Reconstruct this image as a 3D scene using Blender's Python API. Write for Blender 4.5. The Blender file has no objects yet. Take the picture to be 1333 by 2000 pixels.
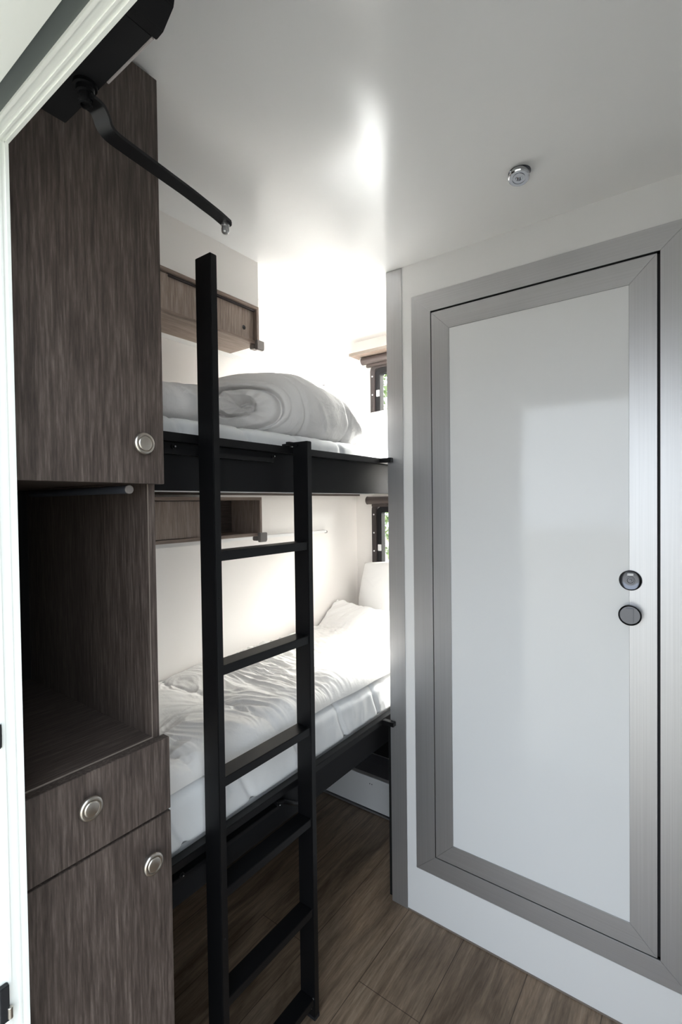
import bpy, bmesh, math, random
from mathutils import Vector, Matrix, noise
random.seed(7)
PI = math.pi
scene = bpy.context.scene
C = scene.collection

# ------------------------------------------------------------------ camera
F_PX, YAW, PITCH, ROLL, CAM_H = 950.97, 0.633899, 0.0187526, -0.0126194, 1.28
fw = Vector((math.cos(PITCH)*math.cos(YAW), math.cos(PITCH)*math.sin(YAW), -math.sin(PITCH)))
rt = Vector((math.sin(YAW), -math.cos(YAW), 0)); up = rt.cross(fw)
r2 = math.cos(ROLL)*rt + math.sin(ROLL)*up
u2 = -math.sin(ROLL)*rt + math.cos(ROLL)*up
cam_data = bpy.data.cameras.new('camera'); cam = bpy.data.objects.new('camera', cam_data); C.objects.link(cam)
cam_data.sensor_fit = 'VERTICAL'; cam_data.sensor_height = 36; cam_data.sensor_width = 24
cam_data.lens = F_PX/2000*36; cam_data.clip_start = 0.01
cam.matrix_world = Matrix(((r2.x, u2.x, -fw.x, 0), (r2.y, u2.y, -fw.y, 0), (r2.z, u2.z, -fw.z, CAM_H), (0, 0, 0, 1)))
scene.camera = cam

# ------------------------------------------------------------------ light
world = bpy.data.worlds.new('world'); scene.world = world; world.use_nodes = True
WORLD_STRENGTH = 2.25
wn = world.node_tree.nodes; wl = world.node_tree.links
bg = wn['Background']; bg.inputs['Strength'].default_value = WORLD_STRENGTH
tc = wn.new('ShaderNodeTexCoord'); sp = wn.new('ShaderNodeSeparateXYZ'); cr = wn.new('ShaderNodeValToRGB')
wl.new(tc.outputs['Generated'], sp.inputs[0]); wl.new(sp.outputs['Z'], cr.inputs[0]); wl.new(cr.outputs[0], bg.inputs[0])
cr.color_ramp.elements[0].position = 0.0; cr.color_ramp.elements[0].color = (0.86, 0.93, 1.0, 1)
cr.color_ramp.elements[1].position = 0.8; cr.color_ramp.elements[1].color = (0.76, 0.88, 1.0, 1)
# hazy sky, many times brighter on the sun's side (+X and overhead)
HAZE = 12.0
dp = wn.new('ShaderNodeVectorMath'); dp.operation = 'DOT_PRODUCT'; dp.inputs[1].default_value = Vector((0.64, -0.30, 0.70)).normalized()
wl.new(tc.outputs['Generated'], dp.inputs[0])
mr = wn.new('ShaderNodeMapRange'); mr.interpolation_type = 'SMOOTHSTEP'
for i_, v_ in zip(range(1, 5), (0.72, 0.97, 1.0, HAZE)): mr.inputs[i_].default_value = v_
wl.new(dp.outputs['Value'], mr.inputs[0])
tint = wn.new('ShaderNodeMix'); tint.data_type = 'RGBA'; tint.inputs[7].default_value = (1.0, 0.95, 0.90, 1)
m2 = wn.new('ShaderNodeMapRange')
for i_, v_ in zip(range(1, 5), (0.6, 0.8, 0.0, 1.0)): m2.inputs[i_].default_value = v_
wl.new(dp.outputs['Value'], m2.inputs[0]); wl.new(m2.outputs[0], tint.inputs[0]); wl.new(cr.outputs[0], tint.inputs[6]); wl.new(tint.outputs[2], bg.inputs[0])
ms = wn.new('ShaderNodeMath'); ms.operation = 'MULTIPLY'; ms.inputs[1].default_value = WORLD_STRENGTH
wl.new(mr.outputs[0], ms.inputs[0]); wl.new(ms.outputs[0], bg.inputs['Strength'])
SUN_STRENGTH = 2.0
sd = bpy.data.lights.new('sun', 'SUN'); sd.energy = SUN_STRENGTH; sd.angle = math.radians(45); sd.color = (1, 0.94, 0.86)
sun = bpy.data.objects.new('sun', sd); C.objects.link(sun)
sun.rotation_euler = Vector((-0.9, 0.25, -0.42)).to_track_quat('-Z', 'Y').to_euler()
BUNK_FILL_POWER = 70.0
hl = bpy.data.lights.new('added_bunk_fill', 'AREA'); hl.shape = 'RECTANGLE'; hl.size = 0.42; hl.size_y = 0.33; hl.energy = BUNK_FILL_POWER; hl.color = (1, 0.97, 0.95)
hlo = bpy.data.objects.new('added_bunk_fill', hl); C.objects.link(hlo); hlo.location = (1.59, 0.605, 2.052)  # unseen area lamp added above the hatch to brighten the upper bunk
scene.view_settings.view_transform = 'Standard'; scene.view_settings.look = 'None'
scene.view_settings.exposure = 0.70; scene.view_settings.gamma = 1.0
scene.cycles.max_bounces = 14; scene.cycles.diffuse_bounces = 8; scene.cycles.glossy_bounces = 6
scene.cycles.transparent_max_bounces = 12; scene.cycles.sample_clamp_indirect = 6
scene.cycles.caustics_reflective = False; scene.cycles.caustics_refractive = False

# ------------------------------------------------------------------ materials
def lin(c):
    return tuple(((v/255)/12.92 if v/255 <= 0.04045 else ((v/255+0.055)/1.055)**2.4) for v in c) + (1,)
def base_mat(name, col, rough=0.5, metal=0.0, spec=0.5, coat=0.0):
    m = bpy.data.materials.new(name); m.use_nodes = True
    b = m.node_tree.nodes['Principled BSDF']
    b.inputs['Base Color'].default_value = col; b.inputs['Roughness'].default_value = rough
    b.inputs['Metallic'].default_value = metal; b.inputs['Specular IOR Level'].default_value = spec
    b.inputs['Coat Weight'].default_value = coat; b.inputs['Coat Roughness'].default_value = 0.03
    return m, b
def noise_node(m, scale, stretch=(1, 1, 1), detail=4, rough=0.6, dist=0.0, rot=(0, 0, 0), offs=(0, 0, 0)):
    nt = m.node_tree
    t = nt.nodes.new('ShaderNodeTexCoord'); mp = nt.nodes.new('ShaderNodeMapping'); n = nt.nodes.new('ShaderNodeTexNoise')
    mp.inputs['Scale'].default_value = stretch; mp.inputs['Rotation'].default_value = rot; mp.inputs['Location'].default_value = offs
    n.inputs['Scale'].default_value = scale; n.inputs['Detail'].default_value = detail
    n.inputs['Roughness'].default_value = rough; n.inputs['Distortion'].default_value = dist
    nt.links.new(t.outputs['Object'], mp.inputs[0]); nt.links.new(mp.outputs[0], n.inputs['Vector'])
    return n
def add_ramp(m, src, stops):
    r = m.node_tree.nodes.new('ShaderNodeValToRGB'); e = r.color_ramp.elements
    while len(e) < len(stops): e.new(0.5)
    for i, (p, c) in enumerate(stops): e[i].position = p; e[i].color = c
    m.node_tree.links.new(src, r.inputs[0]); return r
def add_bump(m, b, src, strength, dist=0.002):
    n = m.node_tree.nodes.new('ShaderNodeBump'); n.inputs['Strength'].default_value = strength; n.inputs['Distance'].default_value = dist
    m.node_tree.links.new(src, n.inputs['Height']); m.node_tree.links.new(n.outputs[0], b.inputs['Normal']); return n
def mix_col(m, a, b_, fac, mode='MIX'):
    n = m.node_tree.nodes.new('ShaderNodeMix'); n.data_type = 'RGBA'; n.blend_type = mode
    for s, v in ((6, a), (7, b_)):
        if isinstance(v, tuple): n.inputs[s].default_value = v
        else: m.node_tree.links.new(v, n.inputs[s])
    if isinstance(fac, float): n.inputs[0].default_value = fac
    else: m.node_tree.links.new(fac, n.inputs[0])
    return n.outputs[2]

def wood(name, dark, mid, light, axis='Z', rough=0.5, bump=0.25):
    m, b = base_mat(name, mid, rough, spec=0.35)
    L_ = {'Z': (1, 1, 0.06), 'X': (0.06, 1, 1), 'Y': (1, 0.06, 1)}[axis]
    L2 = {'Z': (1, 1, 0.10), 'X': (0.10, 1, 1), 'Y': (1, 0.10, 1)}[axis]
    g = noise_node(m, 260, L_, 5, 0.65, 0.15)
    w = noise_node(m, 13, L2, 3, 0.55, 1.3)
    r1 = add_ramp(m, g.outputs[0], [(0.33, dark), (0.52, mid), (0.70, light)])
    r2_ = add_ramp(m, w.outputs[0], [(0.30, (0.74, 0.73, 0.73, 1)), (0.48, (1, 1, 1, 1)), (0.53, (0.84, 0.83, 0.83, 1)), (0.70, (1.12, 1.12, 1.12, 1))])
    c = mix_col(m, r1.outputs[0], r2_.outputs[0], 1.0, 'MULTIPLY')
    m.node_tree.links.new(c, b.inputs['Base Color'])
    add_bump(m, b, g.outputs[0], bump, 0.0006)
    return m
def brushed(name, axis, col=(0.54, 0.54, 0.55, 1), rough=0.42):
    m, b = base_mat(name, col, rough, metal=0.85)
    s = {'Z': (1, 1, 0.004), 'Y': (1, 0.004, 1)}[axis]
    n = noise_node(m, 520, s, 2, 0.5)
    hi = tuple(v*1.04 for v in col[:3])+(1,); lo = tuple(v*0.96 for v in col[:3])+(1,)
    r = add_ramp(m, n.outputs[0], [(0.35, lo), (0.65, hi)])
    m.node_tree.links.new(r.outputs[0], b.inputs['Base Color'])
    add_bump(m, b, n.outputs[0], 0.08, 0.0003)
    return m
def fabric(name, col, scale=18, strength=0.25, fine=True, dist=0.006):
    m, b = base_mat(name, col, 0.85, spec=0.15)
    b.inputs['Sheen Weight'].default_value = 0.15
    n = noise_node(m, scale, (1, 1, 1), 6, 0.55, 0.7)
    bp = add_bump(m, b, n.outputs[0], strength, dist)
    if fine:
        n2 = noise_node(m, 900, (1, 1, 1), 2, 0.5)
        b2 = m.node_tree.nodes.new('ShaderNodeBump'); b2.inputs['Strength'].default_value = 0.12; b2.inputs['Distance'].default_value = 0.0006
        m.node_tree.links.new(n2.outputs[0], b2.inputs['Height']); m.node_tree.links.new(bp.outputs[0], b2.inputs['Normal'])
        m.node_tree.links.new(b2.outputs[0], b.inputs['Normal'])
    return m

M = {}
M['wood'] = wood('dark_oak_laminate', (0.043, 0.032, 0.027, 1), (0.082, 0.063, 0.054, 1), (0.150, 0.120, 0.104, 1))
M['wood_x'] = wood('dark_oak_laminate_crosswise', (0.043, 0.032, 0.027, 1), (0.082, 0.063, 0.054, 1), (0.150, 0.120, 0.104, 1), 'X')
M['shelf_wood'] = wood('dark_oak_laminate_lit', (0.22, 0.165, 0.135, 1), (0.32, 0.25, 0.21, 1), (0.42, 0.345, 0.30, 1))  # cabinet laminate lightened, the alcove's strong light put into the colour
M['lit_wood_x'] = wood('dark_oak_laminate_lit_crosswise', (0.20, 0.15, 0.12, 1), (0.29, 0.22, 0.18, 1), (0.38, 0.30, 0.255, 1), 'X')
M['edge'] = base_mat('laminate_edge_band', (0.20, 0.165, 0.14, 1), 0.45)[0]
M['alu_v'] = brushed('brushed_aluminium_upright', 'Z')
M['alu_h'] = brushed('brushed_aluminium_level', 'Y')
m, b = base_mat('gloss_white_ceiling', (0.80, 0.80, 0.80, 1), 0.17, spec=0.6)
n_ = noise_node(m, 4, (1, 1, 1), 2, 0.5, 0.3); add_bump(m, b, n_.outputs[0], 0.012, 0.01); M['ceiling'] = m
m, b = base_mat('gloss_white_wall', (0.80, 0.80, 0.80, 1), 0.14, spec=0.45)
n_ = noise_node(m, 4, (1, 1, 1), 2, 0.5, 0.3); add_bump(m, b, n_.outputs[0], 0.06, 0.01); M['wall'] = m
m, b = base_mat('gloss_white_door_panel_wavy', (0.78, 0.79, 0.80, 1), 0.09, spec=0.6)
n_ = noise_node(m, 3, (1, 1, 1), 2, 0.5, 0.3); add_bump(m, b, n_.outputs[0], 0.08, 0.02); M['panel'] = m
M['cream'] = base_mat('cream_wall_lining', (0.84, 0.81, 0.785, 1), 0.22, spec=0.45)[0]
M['frame_white'] = base_mat('white_plastic_profile', (0.86, 0.88, 0.84, 1), 0.28)[0]
M['seal'] = base_mat('grey_rubber_seal', (0.10, 0.115, 0.11, 1), 0.5)[0]
M['black'] = base_mat('black_powder_coat', (0.0035, 0.0035, 0.0042, 1), 0.42, spec=0.28)[0]
m, b = base_mat('black_textured_coat', (0.008, 0.008, 0.009, 1), 0.62, spec=0.22)
n_ = noise_node(m, 700, (1, 1, 1), 2, 0.5); add_bump(m, b, n_.outputs[0], 0.15, 0.0004); M['black_board'] = m
M['gasket'] = base_mat('black_gasket', (0.004, 0.004, 0.006, 1), 0.7)[0]
M['nickel'] = base_mat('satin_nickel', (0.56, 0.52, 0.47, 1), 0.30, metal=1.0)[0]
M['chrome'] = base_mat('chrome', (0.62, 0.63, 0.66, 1), 0.12, metal=1.0)[0]
M['dark_chrome'] = base_mat('smoked_chrome', (0.10, 0.105, 0.12, 1), 0.15, metal=1.0)[0]
M['bolt'] = base_mat('zinc_bolt', (0.5, 0.5, 0.5, 1), 0.3, metal=1.0)[0]
M['white_plastic'] = base_mat('white_plastic', (0.8, 0.8, 0.8, 1), 0.35)[0]
M['grey_plastic'] = base_mat('grey_plastic', (0.20, 0.18, 0.17, 1), 0.35)[0]
M['blind'] = base_mat('taupe_blind_case', (0.062, 0.047, 0.044, 1), 0.4)[0]
M['tube'] = base_mat('blue_grey_tube', (0.055, 0.06, 0.075, 1), 0.35)[0]
M['pale_grey'] = base_mat('pale_grey_cover', (0.36, 0.33, 0.33, 1), 0.4)[0]
M['window_frame'] = base_mat('brown_black_window_frame', (0.030, 0.023, 0.023, 1), 0.35)[0]
M['mattress'] = fabric('white_mattress_ticking', (0.78, 0.79, 0.80, 1), 9, 0.25)
M['duvet'] = fabric('white_cotton_duvet', (0.80, 0.785, 0.77, 1), 22, 0.38, True, 0.006)
M['duvet_roll'] = fabric('white_rolled_duvet_cotton', (0.78, 0.765, 0.76, 1), 18, 0.6, True, 0.008)
M['pillow'] = fabric('white_pillow_cotton', (0.82, 0.81, 0.80, 1), 12, 0.25)
m = bpy.data.materials.new('window_glass'); m.use_nodes = True; nt = m.node_tree
nt.nodes.remove(nt.nodes['Principled BSDF'])
tr = nt.nodes.new('ShaderNodeBsdfTransparent'); gl = nt.nodes.new('ShaderNodeBsdfGlossy'); mx = nt.nodes.new('ShaderNodeMixShader'); fr = nt.nodes.new('ShaderNodeFresnel')
gl.inputs['Roughness'].default_value = 0.02; fr.inputs[0].default_value = 1.45; tr.inputs[0].default_value = (0.93, 0.95, 0.94, 1)
nt.links.new(fr.outputs[0], mx.inputs[0]); nt.links.new(tr.outputs[0], mx.inputs[1]); nt.links.new(gl.outputs[0], mx.inputs[2])
nt.links.new(mx.outputs[0], nt.nodes['Material Output'].inputs[0]); M['glass'] = m

# floor: vinyl planks running along X
m, b = base_mat('brown_vinyl_planks', (0.1, 0.07, 0.05, 1), 0.42, spec=0.4)
nt = m.node_tree
g1 = noise_node(m, 60, (0.07, 1, 1), 7, 0.7, 0.4); g2 = noise_node(m, 7, (0.30, 1, 1), 4, 0.6, 1.2); g3 = noise_node(m, 260, (0.10, 1, 1), 3, 0.6)
r1 = add_ramp(m, g1.outputs[0], [(0.30, (0.125, 0.085, 0.056, 1)), (0.52, (0.235, 0.170, 0.118, 1)), (0.72, (0.34, 0.262, 0.19, 1))])
r2_ = add_ramp(m, g2.outputs[0], [(0.30, (0.50, 0.47, 0.44, 1)), (0.50, (1, 1, 1, 1)), (0.72, (1.25, 1.22, 1.18, 1))])
r3 = add_ramp(m, g3.outputs[0], [(0.35, (0.82, 0.82, 0.82, 1)), (0.60, (1.05, 1.05, 1.05, 1))])
c = mix_col(m, r1.outputs[0], r2_.outputs[0], 1.0, 'MULTIPLY'); c = mix_col(m, c, r3.outputs[0], 1.0, 'MULTIPLY')
t = nt.nodes.new('ShaderNodeTexCoord'); mp = nt.nodes.new('ShaderNodeMapping'); mp.inputs['Location'].default_value = (0.17, -0.012, 0)
br = nt.nodes.new('ShaderNodeTexBrick')
br.inputs['Scale'].default_value = 1.0; br.inputs['Brick Width'].default_value = 1.22; br.inputs['Row Height'].default_value = 0.18
br.inputs['Mortar Size'].default_value = 0.0011; br.inputs['Mortar Smooth'].default_value = 0.3
br.inputs['Color1'].default_value = (1, 1, 1, 1); br.inputs['Color2'].default_value = (0.78, 0.76, 0.74, 1); br.inputs['Mortar'].default_value = (0.25, 0.22, 0.2, 1)
nt.links.new(t.outputs['Object'], mp.inputs[0]); nt.links.new(mp.outputs[0], br.inputs['Vector'])
c = mix_col(m, c, br.outputs['Color'], 1.0, 'MULTIPLY'); nt.links.new(c, b.inputs['Base Color'])
add_bump(m, b, g1.outputs[0], 0.15, 0.0008); M['floor'] = m
m, b = base_mat('grass_ground', (0.2, 0.22, 0.15, 1), 0.9)
n_ = noise_node(m, 3, (1, 1, 1), 6); r1 = add_ramp(m, n_.outputs[0], [(0.35, (0.11, 0.115, 0.105, 1)), (0.65, (0.18, 0.18, 0.17, 1))])
m.node_tree.links.new(r1.outputs[0], b.inputs['Base Color']); M['ground'] = m
m, b = base_mat('leaves', (0.2, 0.3, 0.1, 1), 0.5)
n_ = noise_node(m, 9, (1, 1, 1), 3); r1 = add_ramp(m, n_.outputs[0], [(0.35, (0.12, 0.20, 0.06, 1)), (0.65, (0.34, 0.42, 0.20, 1))])
m.node_tree.links.new(r1.outputs[0], b.inputs['Base Color']); M['leaf'] = m
M['bark'] = base_mat('bark', (0.12, 0.08, 0.05, 1), 0.9)[0]

# ------------------------------------------------------------------ mesh helpers
class MB:
    def __init__(s): s.bm = bmesh.new()
    def box(s, x0, x1, y0, y1, z0, z1, bev=0.0, seg=2):
        t = bmesh.new(); bmesh.ops.create_cube(t, size=1)
        for v in t.verts:
            v.co = Vector(((x0+x1)/2+v.co.x*(x1-x0), (y0+y1)/2+v.co.y*(y1-y0), (z0+z1)/2+v.co.z*(z1-z0)))
        if bev > 0: bmesh.ops.bevel(t, geom=list(t.edges), offset=bev, segments=seg, affect='EDGES', clamp_overlap=True)
        s._merge(t); return s
    def _merge(s, t):
        me = bpy.data.meshes.new('tmp'); t.to_mesh(me); t.free(); s.bm.from_mesh(me); bpy.data.meshes.remove(me)
    def prism(s, pts, axis, a0, a1, bev=0.0):
        """pts: 2D outline; axis: extrude axis. 'X': pts=(y,z); 'Y': pts=(x,z); 'Z': pts=(x,y)"""
        t = bmesh.new()
        def P(p, a): return {'X': (a, p[0], p[1]), 'Y': (p[0], a, p[1]), 'Z': (p[0], p[1], a)}[axis]
        A = [t.verts.new(P(p, a0)) for p in pts]; B = [t.verts.new(P(p, a1)) for p in pts]
        t.faces.new(A); t.faces.new(B[::-1]); n = len(pts)
        for i in range(n): t.faces.new((A[i], B[i], B[(i+1) % n], A[(i+1) % n]))
        bmesh.ops.recalc_face_normals(t, faces=t.faces)
        if bev > 0: bmesh.ops.bevel(t, geom=list(t.edges), offset=bev, segments=2, affect='EDGES', clamp_overlap=True)
        s._merge(t); return s
    def lathe(s, origin, axis, prof, n=40):
        """prof: list of (distance along axis, radius)"""
        o = Vector(origin); ax = Vector(axis).normalized(); q = ax.to_track_quat('Z', 'Y')
        t = bmesh.new(); rings = []
        for d, r in prof:
            rings.append([t.verts.new(o + q @ Vector((r*math.cos(2*PI*i/n), r*math.sin(2*PI*i/n), d))) for i in range(n)])
        for a, b_ in zip(rings, rings[1:]):
            for i in range(n): t.faces.new((a[i], a[(i+1) % n], b_[(i+1) % n], b_[i]))
        t.faces.new(rings[0][::-1]); t.faces.new(rings[-1])
        bmesh.ops.remove_doubles(t, verts=t.verts, dist=1e-6)
        bmesh.ops.recalc_face_normals(t, faces=t.faces)
        s._merge(t); return s
    def cyl(s, a, b_, r, n=24, bev=0.0006):
        a = Vector(a); b_ = Vector(b_); L_ = (b_-a).length
        return s.lathe(a, b_-a, [(0, r-bev), (bev, r), (L_-bev, r), (L_, r-bev)], n)
    def tube(s, pts, r, n=10):
        t = bmesh.new(); rings = []; pts = [Vector(p) for p in pts]
        for i, p in enumerate(pts):
            d = (pts[min(i+1, len(pts)-1)]-pts[max(i-1, 0)]).normalized(); q = d.to_track_quat('Z', 'Y')
            rings.append([t.verts.new(p + q @ Vector((r*math.cos(2*PI*k/n), r*math.sin(2*PI*k/n), 0))) for k in range(n)])
        for a, b_ in zip(rings, rings[1:]):
            for k in range(n): t.faces.new((a[k], a[(k+1) % n], b_[(k+1) % n], b_[k]))
        t.faces.new(rings[0][::-1]); t.faces.new(rings[-1]); bmesh.ops.recalc_face_normals(t, faces=t.faces)
        s._merge(t); return s
    def strip(s, path, w0, w1, th):
        """flat bar: path points, width lies level across the path, thickness th up"""
        t = bmesh.new(); rings = []; pts = [Vector(p) for p in path]; n = len(pts)
        for i, p in enumerate(pts):
            d = (pts[min(i+1, n-1)]-pts[max(i-1, 0)]).normalized()
            side = d.cross(Vector((0, 0, 1)))
            side = side.normalized(); nz = side.cross(d).normalized()
            w = w0+(w1-w0)*i/(n-1)
            rings.append([t.verts.new(p+side*a*w/2+nz*c_*th/2) for a, c_ in ((-1, -1), (1, -1), (1, 1), (-1, 1))])
        for a, b_ in zip(rings, rings[1:]):
            for k in range(4): t.faces.new((a[k], a[(k+1) % 4], b_[(k+1) % 4], b_[k]))
        t.faces.new(rings[0][::-1]); t.faces.new(rings[-1]); bmesh.ops.recalc_face_normals(t, faces=t.faces)
        s._merge(t); return s

def tag(o, label, cat, group=None, kind=None):
    o['label'] = label; o['category'] = cat
    if group: o['group'] = group
    if kind: o['kind'] = kind
def root_loc(p):
    while p.parent: p = p.parent
    return Vector(p.location)
def build(name, mb, mat, parent=None, origin=None, smooth=False, label=None):
    me = bpy.data.meshes.new(name); bm = mb.bm if isinstance(mb, MB) else mb
    off = root_loc(parent) if parent else (Vector(origin) if origin else Vector((0, 0, 0)))
    for v in bm.verts: v.co -= off
    bm.normal_update(); bm.to_mesh(me); bm.free()
    for mm in (mat if isinstance(mat, list) else [mat]): me.materials.append(mm)
    if smooth:
        for p in me.polygons: p.use_smooth = True
    o = bpy.data.objects.new(name, me); C.objects.link(o)
    if parent: o.parent = parent
    else: o.location = off
    if label: o['label'] = label
    return o
def smooth_by_angle(o, ang=35):
    me = o.data; bm = bmesh.new(); bm.from_mesh(me)
    for e in bm.edges: e.smooth = not (len(e.link_faces) == 2 and e.calc_face_angle(0) > math.radians(ang))
    for f in bm.faces: f.smooth = True
    bm.to_mesh(me); bm.free(); return o
def thing(name, label, cat, loc, group=None, kind=None):
    o = bpy.data.objects.new(name, None); C.objects.link(o); o.location = loc; o.empty_display_size = 0.05
    tag(o, label, cat, group, kind); return o
def struct(name, mb, mat, label, cat, origin=None):
    o = build(name, mb, mat, origin=origin); tag(o, label, cat, kind='structure'); return o

# ------------------------------------------------------------------ the room shell
XR = 1.333; XE = 1.82; YB = 1.25; ZC = 2.0; YF = -1.0; XL = 0.25
struct('floor', MB().box(0.21, XE+0.03, YF-0.03, 1.72, -0.04, 0), M['floor'], 'brown wood-look plank floor running under the bunks', 'floor')
HX0, HX1, HY0, HY1 = 1.375, 1.805, 0.435, 0.775  # ceiling opening for the added hatch, out of view
struct('ceiling', MB().box(0.19, HX0, YF-0.03, YB+0.03, ZC, ZC+0.04).box(HX1, XE+0.03, YF-0.03, YB+0.03, ZC, ZC+0.04).box(HX0, HX1, YF-0.03, HY0, ZC, ZC+0.04).box(HX0, HX1, HY1, YB+0.03, ZC, ZC+0.04), M['ceiling'], 'glossy white ceiling above the bunks and the door', 'ceiling')
# right wall with the door opening
w = MB()
OY0, OY1, OZ0, OZ1 = 0.0695, 0.6413, 0.2040, 1.8442
w.box(XR, XR+0.03, YF, OY0, 0, ZC).box(XR, XR+0.03, OY1, 0.79, 0, ZC).box(XR, XR+0.03, OY0, OY1, 0, OZ0).box(XR, XR+0.03, OY0, OY1, OZ1, ZC)
struct('wall_right', w, M['wall'], 'glossy white partition wall around the framed door', 'wall')
struct('wall_inner', MB().box(XR+0.03, XE+0.03, 0.385, 0.42, 0, ZC), M['cream'], 'white side wall hidden behind the partition end', 'wall')
struct('wall_back', MB().box(0.21, XE+0.03, YB, YB+0.03, 0.45, ZC), M['cream'], 'cream white wall behind both bunks', 'wall')
M['lining'] = base_mat('painted_shade_black', (0.012, 0.012, 0.012, 1), 0.9, spec=0.1)[0]  # near black that paints in the shade of enclosed spaces
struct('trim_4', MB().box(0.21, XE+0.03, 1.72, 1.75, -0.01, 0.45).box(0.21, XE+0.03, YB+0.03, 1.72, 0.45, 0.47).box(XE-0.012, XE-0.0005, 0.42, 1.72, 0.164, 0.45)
       .box(XE-0.0005, XE+0.03, YB, 1.72, -0.01, 0.45).box(0.21, 0.25, YB, 1.72, 0, 0.45), M['lining'], 'lining of the storage space under the lower bunk, blackened for its shade', 'lining')  # black colour stands in for the shade under the bunk
struct('trim_5', MB().box(XR+0.016, XE-0.0135, 0.7932, 0.8115, 0.164, 0.555).box(XR+0.016, 1.661, 0.7932, 0.8115, 0, 0.164), M['lining'], 'added black board blocking stray light beside the partition under the lower bunk', 'lining')  # board added to stop light leaking onto the floor by the partition
struct('wall_front', MB().box(0.21, XR, YF-0.03, YF, 0, ZC), M['wall'], 'plain white wall facing the bunks, outside the picture', 'wall')
# end wall with two window openings
WY0, WY1 = 0.47, 1.140
W = [(1.53, 1.865), (0.98, 1.262)]
w = MB()
w.box(XE, XE+0.03, 0.42, WY0, 0, ZC).box(XE, XE+0.03, WY1, YB, 0, ZC)
w.box(XE, XE+0.03, WY0, WY1, 0, W[1][0]).box(XE, XE+0.03, WY0, WY1, W[1][1], W[0][0]).box(XE, XE+0.03, WY0, WY1, W[0][1], ZC)
struct('wall_end', w, M['cream'], 'white end wall holding the two small windows', 'wall')
# entry wall with the doorway the photographer stands in
DY0, DY1, DZ = -0.12, 0.69, 1.73
w = MB()
w.box(0.21, XL, YF, DY0-0.02, 0, ZC).box(0.21, XL, DY1+0.02, YB, 0, ZC).box(0.21, XL, DY0-0.02, DY1+0.02, DZ+0.02, ZC)
struct('wall_left', w, M['wall'], 'white outer wall with the entry doorway', 'wall')
# white doorway profile, stepped, around the opening
def profile(z0, z1, y0, y1, kind):
    """kind 'H' header: steps in z ; 'J' jamb at +y ; 'K' jamb at -y"""
    mb = MB()
    steps = [(0.2290, 0.2325, 0.0000), (0.2325, 0.2410, 0.0012), (0.2410, 0.2435, 0.0000), (0.2435, 0.2480, 0.0010), (0.2480, 0.2520, -0.0006)]
    for a, b_, d in steps:
        if kind == 'H': mb.box(a, b_, y0, y1, z0+d, z1)
        elif kind == 'J': mb.box(a, b_, y0+d, y1, z0, z1)
        else: mb.box(a, b_, y0, y1-d, z0, z1)
    return mb
trim = thing('trim_1', 'white doorway profile framing the left edge and upper left corner', 'door frame', (0.23, 0.28, 0), kind='structure')
build('header_profile', profile(DZ, DZ+0.02, DY0-0.02, DY1+0.02, 'H'), M['frame_white'], trim)
build('jamb_profile', profile(0, DZ+0.02, DY1, DY1+0.02, 'J'), M['frame_white'], trim)
build('jamb_profile', profile(0, DZ+0.02, DY0-0.02, DY0, 'K'), M['frame_white'], trim)
build('seal_strip', MB().box(0.2115, 0.229, DY0, DY1, DZ+0.004, DZ+0.019), M['seal'], trim, label='dark grey rubber seal strip')
build('seal_strip', MB().box(0.2115, 0.229, DY1+0.004, DY1+0.019, 0, DZ+0.019), M['frame_white'], trim)
build('outer_flange', MB().box(0.150, 0.2115, DY0, DY1+0.02, DZ-0.001, DZ+0.014), M['frame_white'], trim)
hg = build('hinge_plate', MB().box(0.219, 0.2275, DY1-0.004, DY1+0.004, 0.985, 1.015, 0.001), M['gasket'], trim, label='black hinge plate on the jamb')
hg2 = build('hinge_plate', MB().box(0.219, 0.2288, DY1-0.004, DY1+0.004, 0.645, 0.690, 0.001), M['gasket'], trim)
build('hinge_pin', MB().cyl((0.229, DY1-0.004, 0.648), (0.229, DY1-0.004, 0.662), 0.003), M['nickel'], hg2)

# aluminium end trim of the partition
t_ = thing('trim_2', 'tall brushed aluminium edge trim where the bunks meet the partition', 'trim', (XR, 0.79, 0), kind='structure')
build('face_plate', MB().box(XR-0.0022, XR, 0.7365, 0.7925, 0, ZC-0.001, 0.0005), M['alu_v'], t_)
build('return_plate', MB().box(XR, XR+0.032, 0.7902, 0.7925, 0, ZC-0.001, 0.0004), M['alu_v'], t_)
struct('baseboard_right', MB().box(XR-0.0025, XR, YF, 0.736, 0, 0.004), M['edge'], 'thin brown sealing strip at the foot of the white partition', 'baseboard')

# ------------------------------------------------------------------ the aluminium framed door
door = thing('door_1', 'white door with wide brushed aluminium frame, two round latches at its right', 'door', (XR, 0.355, OZ0), kind='structure')
def ring(y0, y1, z0, z1, wd, wz, xa, xb, names, parent):
    """four mitred pieces between outer and inner rectangles"""
    iy0, iy1, iz0, iz1 = y0+wd, y1-wd, z0+wz, z1-wz; g = 0.00025
    P_ = [(names[0], 'alu_v', [(y0, z0+g), (iy0, iz0+g), (iy0, iz1-g), (y0, z1-g)]),
          (names[0], 'alu_v', [(y1, z0+g), (y1, z1-g), (iy1, iz1-g), (iy1, iz0+g)]),
          (names[1], 'alu_h', [(y0+g, z0), (y1-g, z0), (iy1-g, iz0), (iy0+g, iz0)]),
          (names[1], 'alu_h', [(y0+g, z1), (iy0+g, iz1), (iy1-g, iz1), (y1-g, z1)])]
    for nm, mt, pts in P_:
        build(nm, MB().prism(pts, 'X', xa, xb, 0.0004), M[mt], parent)
ring(0.0075, 0.7035, 0.1485, 1.8995, 0.0628, 0.0560, XR-0.0035, XR, ('frame_stile', 'frame_rail'), door)
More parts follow.
